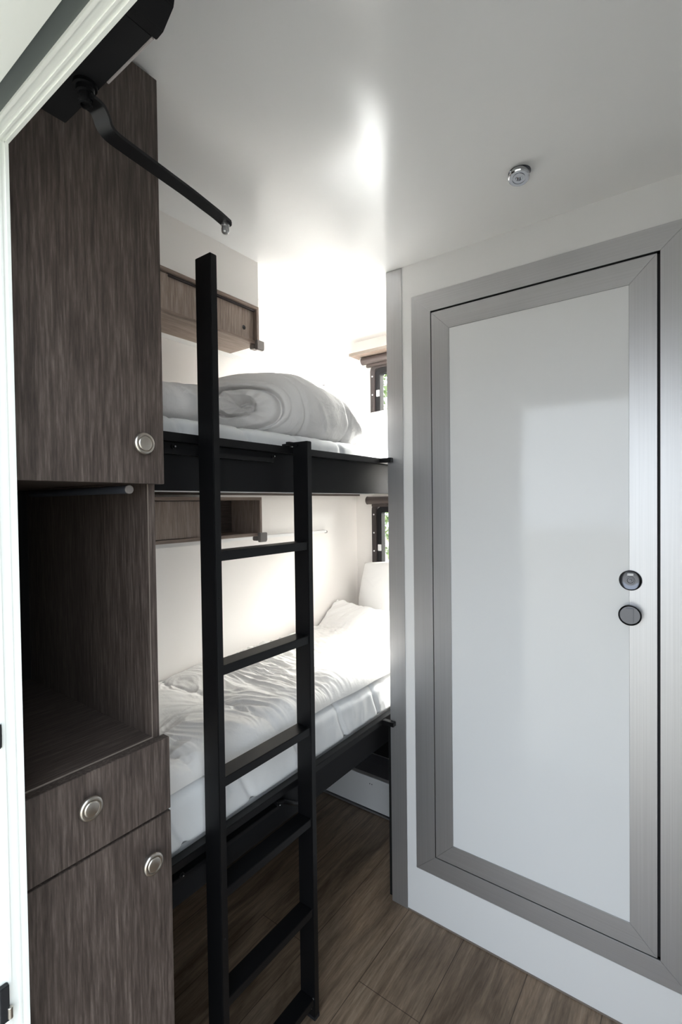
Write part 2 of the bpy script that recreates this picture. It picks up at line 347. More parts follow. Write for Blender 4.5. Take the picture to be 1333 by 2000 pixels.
ring(0.0765, 0.6375, 0.2083, 1.8375, 0.0553, 0.0557, XR-0.0045, XR+0.02, ('leaf_stile', 'leaf_rail'), door)
build('panel', MB().box(XR-0.0030, XR+0.02, 0.1322, 0.5818, 0.2644, 1.7814), M['panel'], door)
build('gasket', MB().box(XR+0.0205, XR+0.03, OY0-0.002, OY1+0.002, OZ0-0.002, OZ1+0.002)
      .box(XR+0.0002, XR+0.0205, OY0-0.0005, OY0+0.0003, OZ0, OZ1).box(XR+0.0002, XR+0.0205, OY1-0.0003, OY1+0.0005, OZ0, OZ1)
      .box(XR+0.0002, XR+0.0205, OY0, OY1, OZ0-0.0005, OZ0+0.0003).box(XR+0.0002, XR+0.0205, OY0, OY1, OZ1-0.0003, OZ1+0.0005)
      .box(XR+0.003, XR+0.0205, OY0, 0.0765, OZ0, OZ1).box(XR+0.003, XR+0.0205, 0.6375, OY1, OZ0, OZ1)
      .box(XR+0.003, XR+0.0205, OY0, OY1, OZ0, 0.2083).box(XR+0.003, XR+0.0205, OY0, OY1, 1.8375, OZ1), M['gasket'], door)
# turn lock (upper) and push knob (lower)
lx = XR-0.0045
lock = build('turn_lock', MB().lathe((lx, 0.1295, 1.0885), (-1, 0, 0), [(0, 0.0238), (0.0030, 0.0238), (0.0040, 0.0225), (0.0030, 0.0205), (0.0022, 0.0120), (0.0022, 0.0095), (0.0045, 0.0090), (0.0045, 0.0068), (0.0030, 0.0060), (0.0030, 0.0036), (0.0060, 0.0030), (0.0060, 0.0001)], 48), M['dark_chrome'], door, label='smoked chrome rosette of the turn lock')
smooth_by_angle(lock)
wn_ = build('indicator_window', MB().box(lx-0.0036, lx-0.0020, 0.1225, 0.1365, 1.0990, 1.1055, 0.0015, 3), M['white_plastic'], lock, label='small white oval indicator window')
knob = build('knob', MB().lathe((lx, 0.1290, 1.0090), (-1, 0, 0), [(0, 0.0225), (0.0160, 0.0225), (0.0185, 0.0240), (0.0200, 0.0240), (0.0208, 0.0225), (0.0192, 0.0205), (0.0192, 0.0001)], 48), M['dark_chrome'], door, label='smoked chrome push knob')
smooth_by_angle(knob)
build('knob_grip', MB().box(lx-0.0235, lx-0.0185, 0.1215, 0.1375, 0.9920, 1.0260, 0.0012), M['dark_chrome'], knob)

# ------------------------------------------------------------------ windows, blinds
def arc_rect(y0, y1, z0, z1, r, n=8):
    pts = []
    for cy, cz, a0 in ((y1-r, z1-r, 0), (y0+r, z1-r, 90), (y0+r, z0+r, 180), (y1-r, z0+r, 270)):
        for i in range(n+1):
            a = math.radians(a0+90*i/n); pts.append((cy+r*math.cos(a), cz+r*math.sin(a)))
    return pts
def frame_ring(y0, y1, z0, z1, r, wd, xa, xb):
    bm = bmesh.new(); o = arc_rect(y0, y1, z0, z1, r); i_ = arc_rect(y0+wd, y1-wd, z0+wd, z1-wd, max(r-wd, 0.006))
    L4 = [[bm.verts.new((x, p[0], p[1])) for p in q] for x, q in ((xa, o), (xa, i_), (xb, i_), (xb, o))]; n = len(o)
    for a, b_ in ((0, 1), (1, 2), (2, 3), (3, 0)):
        for k in range(n): bm.faces.new((L4[a][k], L4[a][(k+1) % n], L4[b_][(k+1) % n], L4[b_][k]))
    bmesh.ops.recalc_face_normals(bm, faces=bm.faces); mb = MB(); mb._merge(bm); return mb
for i, (z0, z1) in enumerate(W):
    win = thing('window_%d' % (i+1), ['small dark framed window over the upper bunk', 'small dark framed window over the lower bunk'][i], 'window', (XE, 0.985, z0), kind='structure')
    fr_ = build('window_frame', frame_ring(WY0-0.020, WY1+0.021, z0-0.02, z1+0.02, 0.035, 0.022, XE-0.012, XE), M['window_frame'], win)
    build('sash', frame_ring(WY0+0.001, WY1, z0+0.001, z1-0.001, 0.024, 0.024, XE-0.004, XE+0.026), M['gasket'], win)
    build('glass', MB().box(XE+0.016, XE+0.019, WY0+0.02, WY1-0.02, z0+0.02, z1-0.02), M['glass'], win)
    zs = [z1-0.035, z1-0.115, z1-0.195]
    for z in zs:
        build('screw_cap', MB().lathe((XE-0.012, WY1+0.0105, z), (-1, 0, 0), [(0, 0.0036), (0.0015, 0.0030), (0.002, 0.0001)], 16), M['white_plastic'], fr_, label='white screw cap')
    zz = [1.755, 1.082][i]
    build('latch', MB().box(XE-0.008, XE+0.002, WY1-0.022, WY1-0.006, zz-0.014, zz+0.014, 0.001), M['white_plastic'], win, label='white latch on the window frame')
hatch = thing('window_3', 'clear roof hatch added out of view behind the partition to brighten the bunks', 'window', (1.595, 0.6, ZC), kind='structure')  # hatch added out of view to let more light over the bunks
build('pane', MB().box(HX0-0.005, HX1+0.005, HY0-0.005, HY1+0.005, ZC+0.041, ZC+0.046), M['glass'], hatch)
# upper pelmet board + blind rollers
pel = thing('pelmet_board', 'slim wooden pelmet board over the roller blind of the upper window', 'shelf board', (1.78, 1.02, 1.916))
build('board', MB().box(1.740, XE, 0.43, 1.2245, 1.916, 1.924, 0.0006), M['lit_wood_x'], pel)
build('lip', MB().box(1.738, 1.7405, 0.43, 1.2245, 1.914, 1.926, 0.0004), M['edge'], pel)
for k, (zt, lab) in enumerate(((1.899, 'taupe roller blind case hanging under the wooden pelmet board'), (1.289, 'taupe roller blind case under the upper bunk, above the lower window'))):
    rb = thing('roller_blind', lab, 'roller blind', (1.79, 0.99, zt), 'roller blinds of the two small windows')
    y1 = [1.193, 1.172][k]
    smooth_by_angle(build('blind_case', MB().cyl((1.795, 0.46, zt), (1.795, y1, zt), 0.0165, 32), M['blind'], rb))
    build('end_cap', MB().cyl((1.795, y1, zt), (1.795, y1+0.003, zt), 0.0175, 32), M['white_plastic'] if k == 0 else M['window_frame'], rb)
    build('pull_bar', MB().box(1.800, 1.814, 0.47, y1-0.015, zt-0.028, zt-0.015, 0.002), M['blind'], rb)

# ------------------------------------------------------------------ low box under the lower bunk
lb = thing('floor_box', 'low white service box on the floor under the lower bunk', 'box', (1.74, 1.02, 0))
build('front_panel', MB().box(1.667, 1.680, 0.422, 1.70, 0.012, 0.146, 0.001), M['wall'], lb)
build('top_rail', MB().box(1.664, XE-0.014, 0.422, 1.70, 0.150, 0.162, 0.001), M['alu_h'], lb)
build('foot_strip', MB().box(1.663, 1.680, 0.422, 1.70, 0, 0.008, 0.001), M['alu_h'], lb)
for yy in (1.085, 1.095): build('vent_hole', MB().cyl((1.6665, yy, 0.118), (1.668, yy, 0.118), 0.0022, 12, 0.0002), M['gasket'], lb)

# ------------------------------------------------------------------ tall cabinet
CX0, CX1, CYf, CYb = 0.256, 0.492, 0.735, 1.243
cab = thing('cabinet', 'tall dark wood cabinet with an open niche, one drawer and two doors', 'cabinet', (0.374, 0.99, 0))
yi = CYf+0.0175; xs = CX1-0.008
build('side_panel', MB().box(CX0, CX0+0.012, yi, CYb, 0, ZC-0.002), M['wood'], cab)
build('side_panel', MB().box(xs-0.013, xs, yi, CYb, 0, ZC-0.002), M['wood'], cab)
build('back_panel', MB().box(CX0+0.012, xs-0.013, CYb-0.006, CYb, 0.0, ZC-0.002), M['lining'], cab, label='back panel of the niche, blackened for the shade inside')  # shade inside the niche put into the panel colour
for nm, z0, z1 in (('niche_shelf', 0.866, 0.884), ('niche_top', 1.317, 1.333), ('top_board', 1.98, 1.996), ('bottom_board', 0.05, 0.066)):
    build(nm, MB().box(CX0+0.012, xs-0.013, yi, CYb-0.006, z0, z1), M['wood_x'], cab)
build('edge_band', MB().box(xs-0.0135, xs-0.0125, yi-0.0006, yi+0.001, 0.884, 1.316).box(CX0, xs-0.0125, yi-0.0008, yi+0.0005, 0.8828, 0.8848), M['edge'], cab, label='pale edge band round the niche')
build('plinth', MB().box(CX0, xs, yi+0.02, yi+0.035, 0, 0.05), M['wood_x'], cab)
def front(z0, z1, nm):
    return build(nm, MB().box(CX0, CX1, CYf, CYf+0.017, z0, z1, 0.0007), M['wood'], cab)
def cab_knob(x, z, parent):
    k = build('knob', MB().lathe((x, CYf, z), (0, -1, 0), [(0, 0.0115), (0.0060, 0.0115), (0.0085, 0.0168), (0.0110, 0.0180), (0.0140, 0.0168), (0.0152, 0.0145), (0.0150, 0.0132), (0.0132, 0.0124), (0.0132, 0.0118), (0.0152, 0.0110), (0.0158, 0.0095), (0.0158, 0.0001)], 48), M['nickel'], parent, label='satin nickel button knob')
    smooth_by_angle(k, 50)
cab_knob(0.449, 1.380, front(1.316, 1.994, 'door'))
cab_knob(0.351, 0.833, front(0.7575, 0.8815, 'drawer'))
cab_knob(0.450, 0.689, front(0.055, 0.7535, 'door'))
st = build('support_tube', MB().cyl((0.440, 0.758, 1.3065), (0.440, 1.13, 1.3065), 0.0068, 24), M['tube'], cab, label='dark grey tube under the top of the niche')
smooth_by_angle(st)
build('tube_cap', MB().cyl((0.440, 0.7545, 1.3065), (0.440, 0.7585, 1.3065), 0.0072, 24), M['grey_plastic'], st)

# ------------------------------------------------------------------ soffit, shelves, wall rails
struct('trim_3', MB().box(0.256+0.24, 1.040, 1.062, YB, 1.8675, ZC), M['cream'], 'boxed-in white soffit above the upper shelf', 'soffit')
def shelf(z0, z1, label, open_right):
    sh = thing('wall_shelf', label, 'wall shelf', (0.77, 1.19, z0))
    x0, x1, y0, y1 = 0.505, 1.040, 1.060, 1.190; th = 0.009
    build('bottom_board', MB().box(x0, x1, y0, y1, z0, z0+th, 0.0005), M['lit_wood_x'], sh)
    build('top_board', MB().box(x0, x1, y0, y1, z1-th, z1, 0.0005), M['lit_wood_x'], sh)
    build('side_board', MB().box(x1-th, x1, y0+0.0002, y1, z0+th, z1-th, 0.0004), M['shelf_wood'], sh)
    build('side_board', MB().box(x0, x0+th, y0, y1, z0+th, z1-th, 0.0004), M['shelf_wood'], sh)
    build('back_panel', MB().box(x0+th, x1-th, y1-0.004, y1, z0+th, z1-th), M['wood_x' if open_right else 'shelf_wood'], sh)
    if not open_right:
        d = MB().box(0.70, x1-th-0.001, y0+0.014, y0+0.021, z0+th, z1-th-0.004, 0.0004)
        rd = build('sliding_door', d, M['shelf_wood'], sh)
        build('finger_hole', MB().cyl((0.992, y0+0.0134, z0+0.043), (0.992, y0+0.0142, z0+0.043), 0.0062, 24, 0.0002), M['gasket'], rd)
        build('sliding_door', MB().box(x0+th, 0.733, y0+0.004, y0+0.011, z0+th, z1-th-0.004, 0.0004), M['shelf_wood'], sh)
        build('track', MB().box(0.733, x1-th, y0+0.006, y0+0.0135, z1-th-0.005, z1-th), M['window_frame'], sh)
    else:
        build('sliding_door', MB().box(x0+th, 0.789, y0+0.004, y0+0.011, z0+th+0.002, z1-th-0.002, 0.0004), M['shelf_wood'], sh)
        build('sliding_door', MB().box(0.62, 0.870, y0+0.014, y0+0.021, z0+th, z1-th-0.002, 0.0004), M['shelf_wood'], sh)
    # spot / clip at the corner
    cl = MB().prism([(1.020, z0-0.018), (1.047, z0-0.018), (1.050, z0-0.012), (1.050, z0+0.010), (1.020, z0+0.010)], 'Y', y0-0.012, y0-0.001, 0.0015)
    cl.box(1.018, 1.040, y0-0.001, y0+0.020, z0-0.014, z0-0.001, 0.002)
    build('corner_clip', cl, M['grey_plastic'], sh, label='grey plastic clip on the lower right corner')
    # the rail of the shelf on the wall
    r = MB().box(0.505, 1.575, y1, YB-0.001, z0-0.002, z0+0.018, 0.002) if False else None
shelf(1.7545, 1.8670, 'oak wall shelf, coloured as strongly lit, with closed sliding doors over the upper bunk', False)
shelf(1.1840, 1.3000, 'oak wall shelf half open, under the upper bunk beside the cabinet', True)
for z, lab, y0_ in ((1.768, 'long white wall rail running right from the upper shelf', 1.212), (1.163, 'long white wall rail running right from the lower shelf', 1.232)):
    wr = thing('wall_rail', lab, 'wall rail', (1.04, YB, z), 'white rails on the back wall')
    build('rail', MB().box(0.505, 1.575, y0_, YB-0.0005, z-0.004, z+0.006, 0.001), M['white_plastic'], wr)
    build('rail_cap', MB().cyl((1.575, YB-0.010, z-0.001), (1.583, YB-0.010, z-0.001), 0.006, 16), M['grey_plastic'], wr)
    build('mounting_block', MB().box(0.60, 1.03, 1.190, y0_+0.001, z-0.002, z+0.015), M['white_plastic'], wr)

# ------------------------------------------------------------------ bunks
def bunk(name, ztop, board_bot, label, xb, zs_):
    """ztop: top of front rail"""
    b_ = thing(name, label, 'bunk bed', (1.15, 1.03, board_bot), 'black metal bunks one above the other')
    x0, x1 = 0.500, XE-0.002
    build('front_rail', MB().box(x0, x1, 0.813, 0.835, ztop-0.017, ztop, 0.001), M['black'], b_)
    build('front_board', MB().box(x0, x1, 0.832, 0.850, board_bot, ztop-0.017, 0.0008), M['black_board'], b_)
    build('end_bracket', MB().box(XR-0.020, XR-0.003, 0.772, 0.8128, ztop-0.015, ztop-0.001, 0.001), M['black'], b_)
    build('slat_base', MB().box(x0, x1, 0.851, YB-0.022, zs_-0.020, zs_), M['white_plastic'], b_)
    build('base_edge', MB().box(x0, XR-0.008, 0.842, 0.850, board_bot-0.0025, board_bot-0.0002), M['white_plastic'], b_, label='thin white edge under the board')
    build('wall_ledger', MB().box(x0, x1, YB-0.020, YB-0.001, ztop-0.110 if ztop > 1 else ztop-0.05, ztop-0.096 if ztop > 1 else ztop-0.03), M['wood_x'], b_)
    # folding strut with bolts behind the ladder
    zb = ztop-0.030
    s_ = build('strut', MB().box(0.545, 0.842, 0.814, 0.8318, zb-0.012, zb-0.002, 0.001), M['black'], b_)
    for bx in (0.565, 0.836):
        bo = build('bolt', MB().lathe((bx, 0.8138, zb+0.002), (0, -1, 0), [(0, 0.0055), (0.003, 0.0055), (0.003, 0.003), (0.007, 0.003), (0.007, 0.0001)], 6), M['black'], s_)
        build('bolt_tip', MB().cyl((bx, 0.8068, zb+0.002), (bx, 0.8058, zb+0.002), 0.0016, 8, 0.0002), M['bolt'], s_)
    if xb:
        bar = MB().tube([(0.836, 0.822, zb), (0.860, 0.821, zb-0.006), (0.920, 0.829, zb-0.045)], 0.006, 12)
        build('strut_arm', bar, M['black'], s_)
bunk('bunk_bed', 1.4200, 1.3085, 'upper black metal bunk with a deep front board', False, 1.4095)
bunk('bunk_bed', 0.5870, 0.4850, 'lower black metal bunk low above the plank floor', True, 0.5860)

# ------------------------------------------------------------------ soft goods
def soft_box(x0, x1, y0, y1, z0, z1, r, nx, ny, nz, disp=None):
    bm = bmesh.new(); vs = {}
    def P(i, j, k):
        if (i, j, k) in vs: return vs[(i, j, k)]
        def f(t_, n): return t_/n
        p = Vector((x0+(x1-x0)*i/nx, y0+(y1-y0)*j/ny, z0+(z1-z0)*k/nz))
        rr = min(r if p.z > (z0+z1)/2 else 0.008, (z1-z0)/2*0.999, (y1-y0)/2*0.999)
        c_ = Vector((min(max(p.x, x0+rr), x1-rr), min(max(p.y, y0+rr), y1-rr), min(max(p.z, z0+rr), z1-rr)))
        d = p-c_
        q = c_+d.normalized()*rr if d.length > 1e-9 else p
        nrm = d.normalized() if d.length > 1e-9 else Vector((0, 0, 1))
        if disp: q = q+nrm*disp(q, nrm)
        vs[(i, j, k)] = bm.verts.new(q); return vs[(i, j, k)]
    def quad(a, b_, c_, d): bm.faces.new((P(*a), P(*b_), P(*c_), P(*d)))
    for i in range(nx):
        for j in range(ny):
            quad((i, j, 0), (i, j+1, 0), (i+1, j+1, 0), (i+1, j, 0)); quad((i, j, nz), (i+1, j, nz), (i+1, j+1, nz), (i, j+1, nz))
    for i in range(nx):
        for k in range(nz):
            quad((i, 0, k), (i+1, 0, k), (i+1, 0, k+1), (i, 0, k+1)); quad((i, ny, k), (i, ny, k+1), (i+1, ny, k+1), (i+1, ny, k))
    for j in range(ny):
        for k in range(nz):
            quad((0, j, k), (0, j, k+1), (0, j+1, k+1), (0, j+1, k)); quad((nx, j, k), (nx, j+1, k), (nx, j+1, k+1), (nx, j, k+1))
    bmesh.ops.recalc_face_normals(bm, faces=bm.faces)
    return bm
def N(x, y, z=0): return noise.noise(Vector((x, y, z)))
def ridged(x, y, z=0): return 1-2*abs(N(x, y, z))
def seam(x, period, ph, width):
    d = abs(((x-ph)/period+0.5) % 1.0-0.5)*period
    return math.exp(-(d/width)**2)
def mat_disp(ph, deep):
    def f(q, n):
        cz = q.x+0.018*math.sin(q.z*30)+0.10*(q.y-0.85)
        s_ = seam(cz, 0.185, ph, 0.009)*deep
        wr = 0.0030*ridged(q.x*26, q.y*8, q.z*10)*min(1, 0.3+1.6*max(0, q.x-0.95))
        dm = 0.012*math.exp(-((q.x-0.715)**2+(q.z-0.655)**2)/0.00012) if deep > 0.0025 and n.y < -0.3 else 0
        return 0.002*N(q.x*9, q.y*9, q.z*9)-s_+(wr-dm if n.z > -0.5 else 0)
    return f
o = build('mattress', soft_box(0.502, XE-0.006, 0.857, YB-0.006, 1.4125, 1.4620, 0.022, 420, 30, 10, mat_disp(0.60, 0.0050)), M['mattress'], origin=(1.15, 1.03, 1.4125), smooth=True)
tag(o, 'thin white mattress lying in the upper bunk', 'mattress', 'white mattresses')
o = build('mattress', soft_box(0.502, XE-0.006, 0.8365, YB-0.006, 0.5885, 0.702, 0.034, 420, 40, 20, mat_disp(0.575, 0.0070)), M['mattress'], origin=(1.15, 1.03, 0.5885), smooth=True)
tag(o, 'thick quilted white mattress on the lower bunk', 'mattress', 'white mattresses')

# pillows leaning against the end wall
def pillow(cx, cy, z0, h, wy, th, lean, name_label):
    bm = bmesh.new(); n = 44; top = []; bot = []
    for s_ in (1, -1):
        g = []
        for i in range(n+1):
            row = []
            for j in range(n+1):
                u = -1+2*i/n; v = -1+2*j/n
                f = max(0.0, (1-abs(u)**2.6))**0.55*max(0.0, (1-abs(v)**2.6))**0.55
                pu = u*(1-0.10*(1-f)*abs(v)); pv = v*(1-0.10*(1-f)*abs(u))
                t_ = s_*th/2*f*(1+0.10*N(u*2.1+3, v*2.1, s_)+0.03*ridged(u*5, v*5, s_*3))
                z = h/2+pv*h/2; y = pu*wy/2; x = t_
                row.append(bm.verts.new((cx+x+lean*(z/h), cy+y, z0+z)))
            g.append(row)
        for i in range(n):
            for j in range(n):
                q = (g[i][j], g[i+1][j], g[i+1][j+1], g[i][j+1]); bm.faces.new(q if s_ > 0 else q[::-1])
    bmesh.ops.remove_doubles(bm, verts=bm.verts, dist=1e-5); bmesh.ops.recalc_face_normals(bm, faces=bm.faces)
    o = build('pillow', bm, M['pillow'], origin=(cx, cy, z0), smooth=True)
    tag(o, name_label, 'pillow', 'white pillows against the end wall')
pillow(1.735, 1.000, 1.4640, 0.205, 0.40, 0.085, 0.020, 'white pillow propped under the window at the end of the upper bunk')
pillow(1.710, 1.005, 0.7060, 0.330, 0.36, 0.085, 0.050, 'white pillow standing under the window at the end of the lower bunk')

# spread duvet on the lower bunk
def duvet_low():
    bm = bmesh.new(); X0, X1, Y0, Y1 = 0.506, 1.668, 0.838, YB-0.008; nx, ny = 460, 190
    def top(x, y):
        s_ = (x-X0)/(X1-X0)
        sk = x+0.10*(y-1.0)+0.012*math.sin(y*22)
        ph = ((sk-0.60)/0.235) % 1.0
        puff = abs(math.sin(PI*ph))**0.55
        near = 1-puff
        z = 0.737+0.026*puff
        wr = 0.0
        a = 0.5+0.35*math.sin(x*5)
        u = (x*math.cos(a)+y*math.sin(a)); v = (-x*math.sin(a)+y*math.cos(a))
        wx, wy = u+0.03*N(x*7, y*7, 2), v+0.03*N(x*7, y*7, 5)
        wr += 0.0100*max(0, ridged(wx*17, wy*4.6, 1.3)-0.25)**0.8
        wr += 0.0075*max(0, ridged(wx*36+3, wy*8, 4.1)-0.15)*(0.55+near)
        wr += 0.0040*max(0, ridged(u*70+9*N(x*5, y*5, 8), v*16, 2.2)-0.1)*(0.4+near)
        wr += 0.0050*N(x*9, y*9, 7.7)+0.0025*ridged(x*60, y*22, 9)*near
        z += wr
        # rises over the pillow end and slightly along the wall
        z += 0.120*(1/(1+math.exp(-(x-1.605)/0.045)))*(0.65+0.35*math.cos((y-1.05)*3))
        z += 0.030*max(0, (y-1.05)/0.2)
        # front hem drops
        e = max(0, min(1, (y-Y0)/0.055)); z = 0.7085+(z-0.7085)*math.sqrt(max(0, 1-(1-e)**2))
        eb = max(0, min(1, (Y1-y)/0.012)); z = 0.7085+(z-0.7085)*math.sqrt(max(0, 1-(1-eb)**2))**0.6
        e2 = max(0, min(1, (X1-x)/0.03)); z = 0.7085+(z-0.7085)*math.sqrt(max(0, 1-(1-e2)**2))
        return z
    T = []; B = []
    for i in range(nx+1):
        rt_ = []; rb = []
        for j in range(ny+1):
            tx = i/nx; ty = (j/ny)
            ty = ty**1.15
            x = X0+(X1-X0)*tx
            yy0 = Y0+0.006*N(x*8, 3, 1)+0.004*math.sin(x*13)
            y = yy0+(Y1-yy0)*ty
            z = top(x, Y0+(Y1-Y0)*ty)
            rt_.append(bm.verts.new((x, y, z)))
            rb.append(bm.verts.new((x, y, 0.7080)) if (j in (0, ny) or i in (0, nx)) else None)
        T.append(rt_); B.append(rb)
    for i in range(nx):
        for j in range(ny): bm.faces.new((T[i][j], T[i+1][j], T[i+1][j+1], T[i][j+1]))
    loop_t = [T[i][0] for i in range(nx+1)]+[T[nx][j] for j in range(1, ny+1)]+[T[i][ny] for i in range(nx-1, -1, -1)]+[T[0][j] for j in range(ny-1, 0, -1)]
    loop_b = [B[i][0] for i in range(nx+1)]+[B[nx][j] for j in range(1, ny+1)]+[B[i][ny] for i in range(nx-1, -1, -1)]+[B[0][j] for j in range(ny-1, 0, -1)]
    n = len(loop_t)
    for k in range(n): bm.faces.new((loop_t[k], loop_b[k], loop_b[(k+1) % n], loop_t[(k+1) % n]))
    bm.faces.new(loop_b)
    bmesh.ops.remove_doubles(bm, verts=bm.verts, dist=1e-5); bmesh.ops.recalc_face_normals(bm, faces=bm.faces)
    return bm
o = build('duvet', duvet_low(), M['duvet'], origin=(1.1, 1.03, 0.705), smooth=True)
tag(o, 'rumpled white quilted duvet spread over the lower bunk', 'duvet')

# rolled duvet on the upper bunk
def duvet_roll():
    bm = bmesh.new()
    def lump(x0, x1, prof, yc, ry, skew, spiral, seed, nu=150, nv=120, side_seams=True):
        """prof(s)->(rz, ry factor); cross-section superellipse resting on z=1.464"""
        rings = []
        for i in range(nu+1):
            s_ = i/nu
            rz, k, zc_ = prof(s_)
            ring_ = []
            for j in range(nv):
                a = 2*PI*j/nv
                ca, sa = math.cos(a), math.sin(a)
                e = 0.82
                cy = math.copysign(abs(ca)**e, ca); cz = math.copysign(abs(sa)**e, sa)
                y = yc+ry*k*cy
                z = zc_+rz*cz
                x = x0+(x1-x0)*s_-skew*(y-yc)*(1-s_)
                p = Vector((x, y, z)); nrm = Vector((0.0, cy/ry, cz/rz)).normalized()
                d = 0.004*N(x*10, y*10, z*10+seed)+0.0035*ridged(x*22+z*18, y*12, z*9+seed)*0.8
                if side_seams: d -= 0.006*seam(x+0.25*(z-1.5), 0.20, 1.02, 0.008)
                p += nrm*d
                if p.z < 1.4662: p.z = 1.4662
                ring_.append(p)
            rings.append(ring_)
        V = [[bm.verts.new(p) for p in r] for r in rings]
        for i in range(nu):
            for j in range(nv): bm.faces.new((V[i][j], V[i][(j+1) % nv], V[i+1][(j+1) % nv], V[i+1][j]))
        # left cap, bulged, with the roll's spiral
        def cap(R0, sgn):
            cen = sum((p for p in R0), Vector())/nv; prev = None; m_ = 110 if spiral else 30
            outer = V[0] if sgn < 0 else V[-1]
            prev = outer
            for q in range(1, m_+1):
                f = 1-q/m_; cur = []
                for j in range(nv):
                    a = 2*PI*j/nv
                    p = cen+(R0[j]-cen)*f
                    bulge = 0.040*math.sqrt(max(0, 1-f**2.2)) if sgn < 0 else 0.02*math.sqrt(max(0, 1-f*f))
                    if spiral and sgn < 0:
                        ph = (f*1.9-a/(2*PI)) % 1.0
                        gd = math.exp(-(min(ph, 1-ph)/0.11)**2)*(1-f**6)
                        bulge -= 0.046*gd*(0.35+0.65*f)+0.055*max(0, 1-f*2.8)
                        bulge += 0.004*math.sin(a*9+f*7)*max(0, 1-abs(f-0.45)*2.2)
                        bulge += 0.003*N(p.x*40, p.y*40, p.z*40)
                    cur.append(p+Vector((sgn*bulge*0.80, -bulge*0.55 if sgn < 0 else 0, 0)))
                if q == m_:
                    c0 = bm.verts.new(sum(cur, Vector())/nv)
                    for j in range(nv): bm.faces.new((prev[j], prev[(j+1) % nv], c0))
                else:
                    cv = [bm.verts.new(p) for p in cur]
                    for j in range(nv): bm.faces.new((prev[j], prev[(j+1) % nv], cv[(j+1) % nv], cv[j]))
                    prev = cv
        cap(rings[0], -1); cap(rings[-1], 1)
    def p1(s_):
        base = 0.076+0.016*math.sin(min(1, s_/0.2)*PI/2) - 0.034*max(0, (s_-0.2)/0.8)**1.3
        e = min(1, (1-s_)/0.30); r = math.sqrt(max(0.0004, 1-(1-e)**2))
        b0 = 0.90+0.10*math.sin(min(1, s_/0.08)*PI/2)
        return base*r*b0, (0.15+0.85*r)*b0, 1.4645+base*0.95
    lump(0.885, 1.392, p1, 0.975, 0.120, 0.75, True, 1.0, 170, 220)
    def p2(s_):
        e = min(1, s_/0.35); k = math.sqrt(max(0.02, 1-(1-e)**2))
        e2 = min(1, (1-s_)/0.25); k *= math.sqrt(max(0.05, 1-(1-e2)**2)); b_ = 0.040+0.016*s_
        return b_*math.sqrt(max(0.2, 1-(1-e2)**2)), 0.3+0.7*k, 1.4645+b_*0.93
    lump(0.520, 0.790, p2, 1.03, 0.135, 0.0, False, 5.0, 90, 90, False)
    bmesh.ops.recalc_face_normals(bm, faces=bm.faces)
    return bm
o = build('duvet', duvet_roll(), M['duvet_roll'], origin=(1.0, 1.0, 1.464), smooth=True)
tag(o, 'rolled up white duvet lying on the upper bunk', 'duvet')

# ------------------------------------------------------------------ ladder
LY0, LY1 = 0.7625, 0.8090
lad = thing('ladder', 'black square tube ladder leaning upright against both bunks', 'ladder', (0.77, 0.786, 0))
for x0, x1, zt in ((0.6195, 0.6365, 1.769), (0.9020, 0.9195, 1.431)):
    rl = build('ladder_rail', MB().box(x0, x1, LY0, LY1, 0.004 if x0 > 0.8 else 0.0, zt, 0.0014), M['black'], lad)
    for z in (1.105, 0.82, 0.42): build('rivet', MB().lathe(((x0+x1)/2, LY0, z-0.01), (0, -1, 0), [(0, 0.0018), (0.0008, 0.0014), (0.001, 0.0001)], 12), M['black'], rl)
for i, zt in enumerate((1.1865, 0.9575, 0.7320, 0.5065, 0.2810, 0.0560)):
    rg = build('rung', MB().box(0.6365, 0.9020, LY0+0.003, LY1-0.002, zt-0.0195, zt, 0.001), M['black'], lad)
    for xx, sx in ((0.9020, -1), (0.6365, 1)):
        build('weld_bolt', MB().lathe((xx, LY0+0.0045, zt-0.001), (sx, 0, 0), [(0, 0.0024), (0.0015, 0.0024), (0.002, 0.0001)], 8), M['bolt'] if i == 5 else M['black'], rg)
hk = MB().box(0.8960, 0.9020, 0.7900, 0.8400, 1.4205, 1.4285, 0.0008).box(0.880, 0.9019, 0.8000, 0.8120, 1.4215, 1.4300, 0.0008)
build('hook', hk, M['black'], lad)
build('foot_pad', MB().box(0.9015, 0.9200, LY0-0.0005, LY1+0.0005, 0, 0.010, 0.001), M['gasket'], lad)
build('foot_screw', MB().lathe((0.9018, 0.775, 0.028), (-1, 0, 0), [(0, 0.004), (0.003, 0.003), (0.0035, 0.0001)], 12), M['bolt'], lad)

# ------------------------------------------------------------------ door closer and its arm (above the entry doorway)
dc = thing('door_closer', 'black door closer above the entry doorway with its bent arm hanging free', 'door closer', (0.27, 0.53, 1.75))
dc_b = MB().box(XL+0.0005, 0.2925, 0.442, 0.628, 1.750, 1.812, 0.0012)
build('body', dc_b, M['black_board'], dc)
build('side_cover', MB().box(0.2926, 0.2955, 0.444, 0.532, 1.7505, 1.812, 0.0006), M['pale_grey'], dc, label='thin pale side cover strip')
build('end_cap', MB().prism([(0.442, 1.7485), (0.430, 1.7500), (0.412, 1.7640), (0.405, 1.790), (0.405, 1.814), (0.442, 1.814)], 'X', XL+0.0005, 0.2965, 0.001), M['black'], dc)
px_, py_ = 0.2790, 0.5520
piv = MB().lathe((px_, py_, 1.750), (0, 0, -1), [(0, 0.0125), (0.004, 0.0125), (0.0045, 0.0098), (0.010, 0.0095), (0.0105, 0.0065), (0.018, 0.0062), (0.0185, 0.0074), (0.0225, 0.0072), (0.023, 0.0050), (0.020, 0.0046), (0.020, 0.0001)], 32)
pv = smooth_by_angle(build('pivot', piv, M['black'], dc))
ac = MB()
path = []
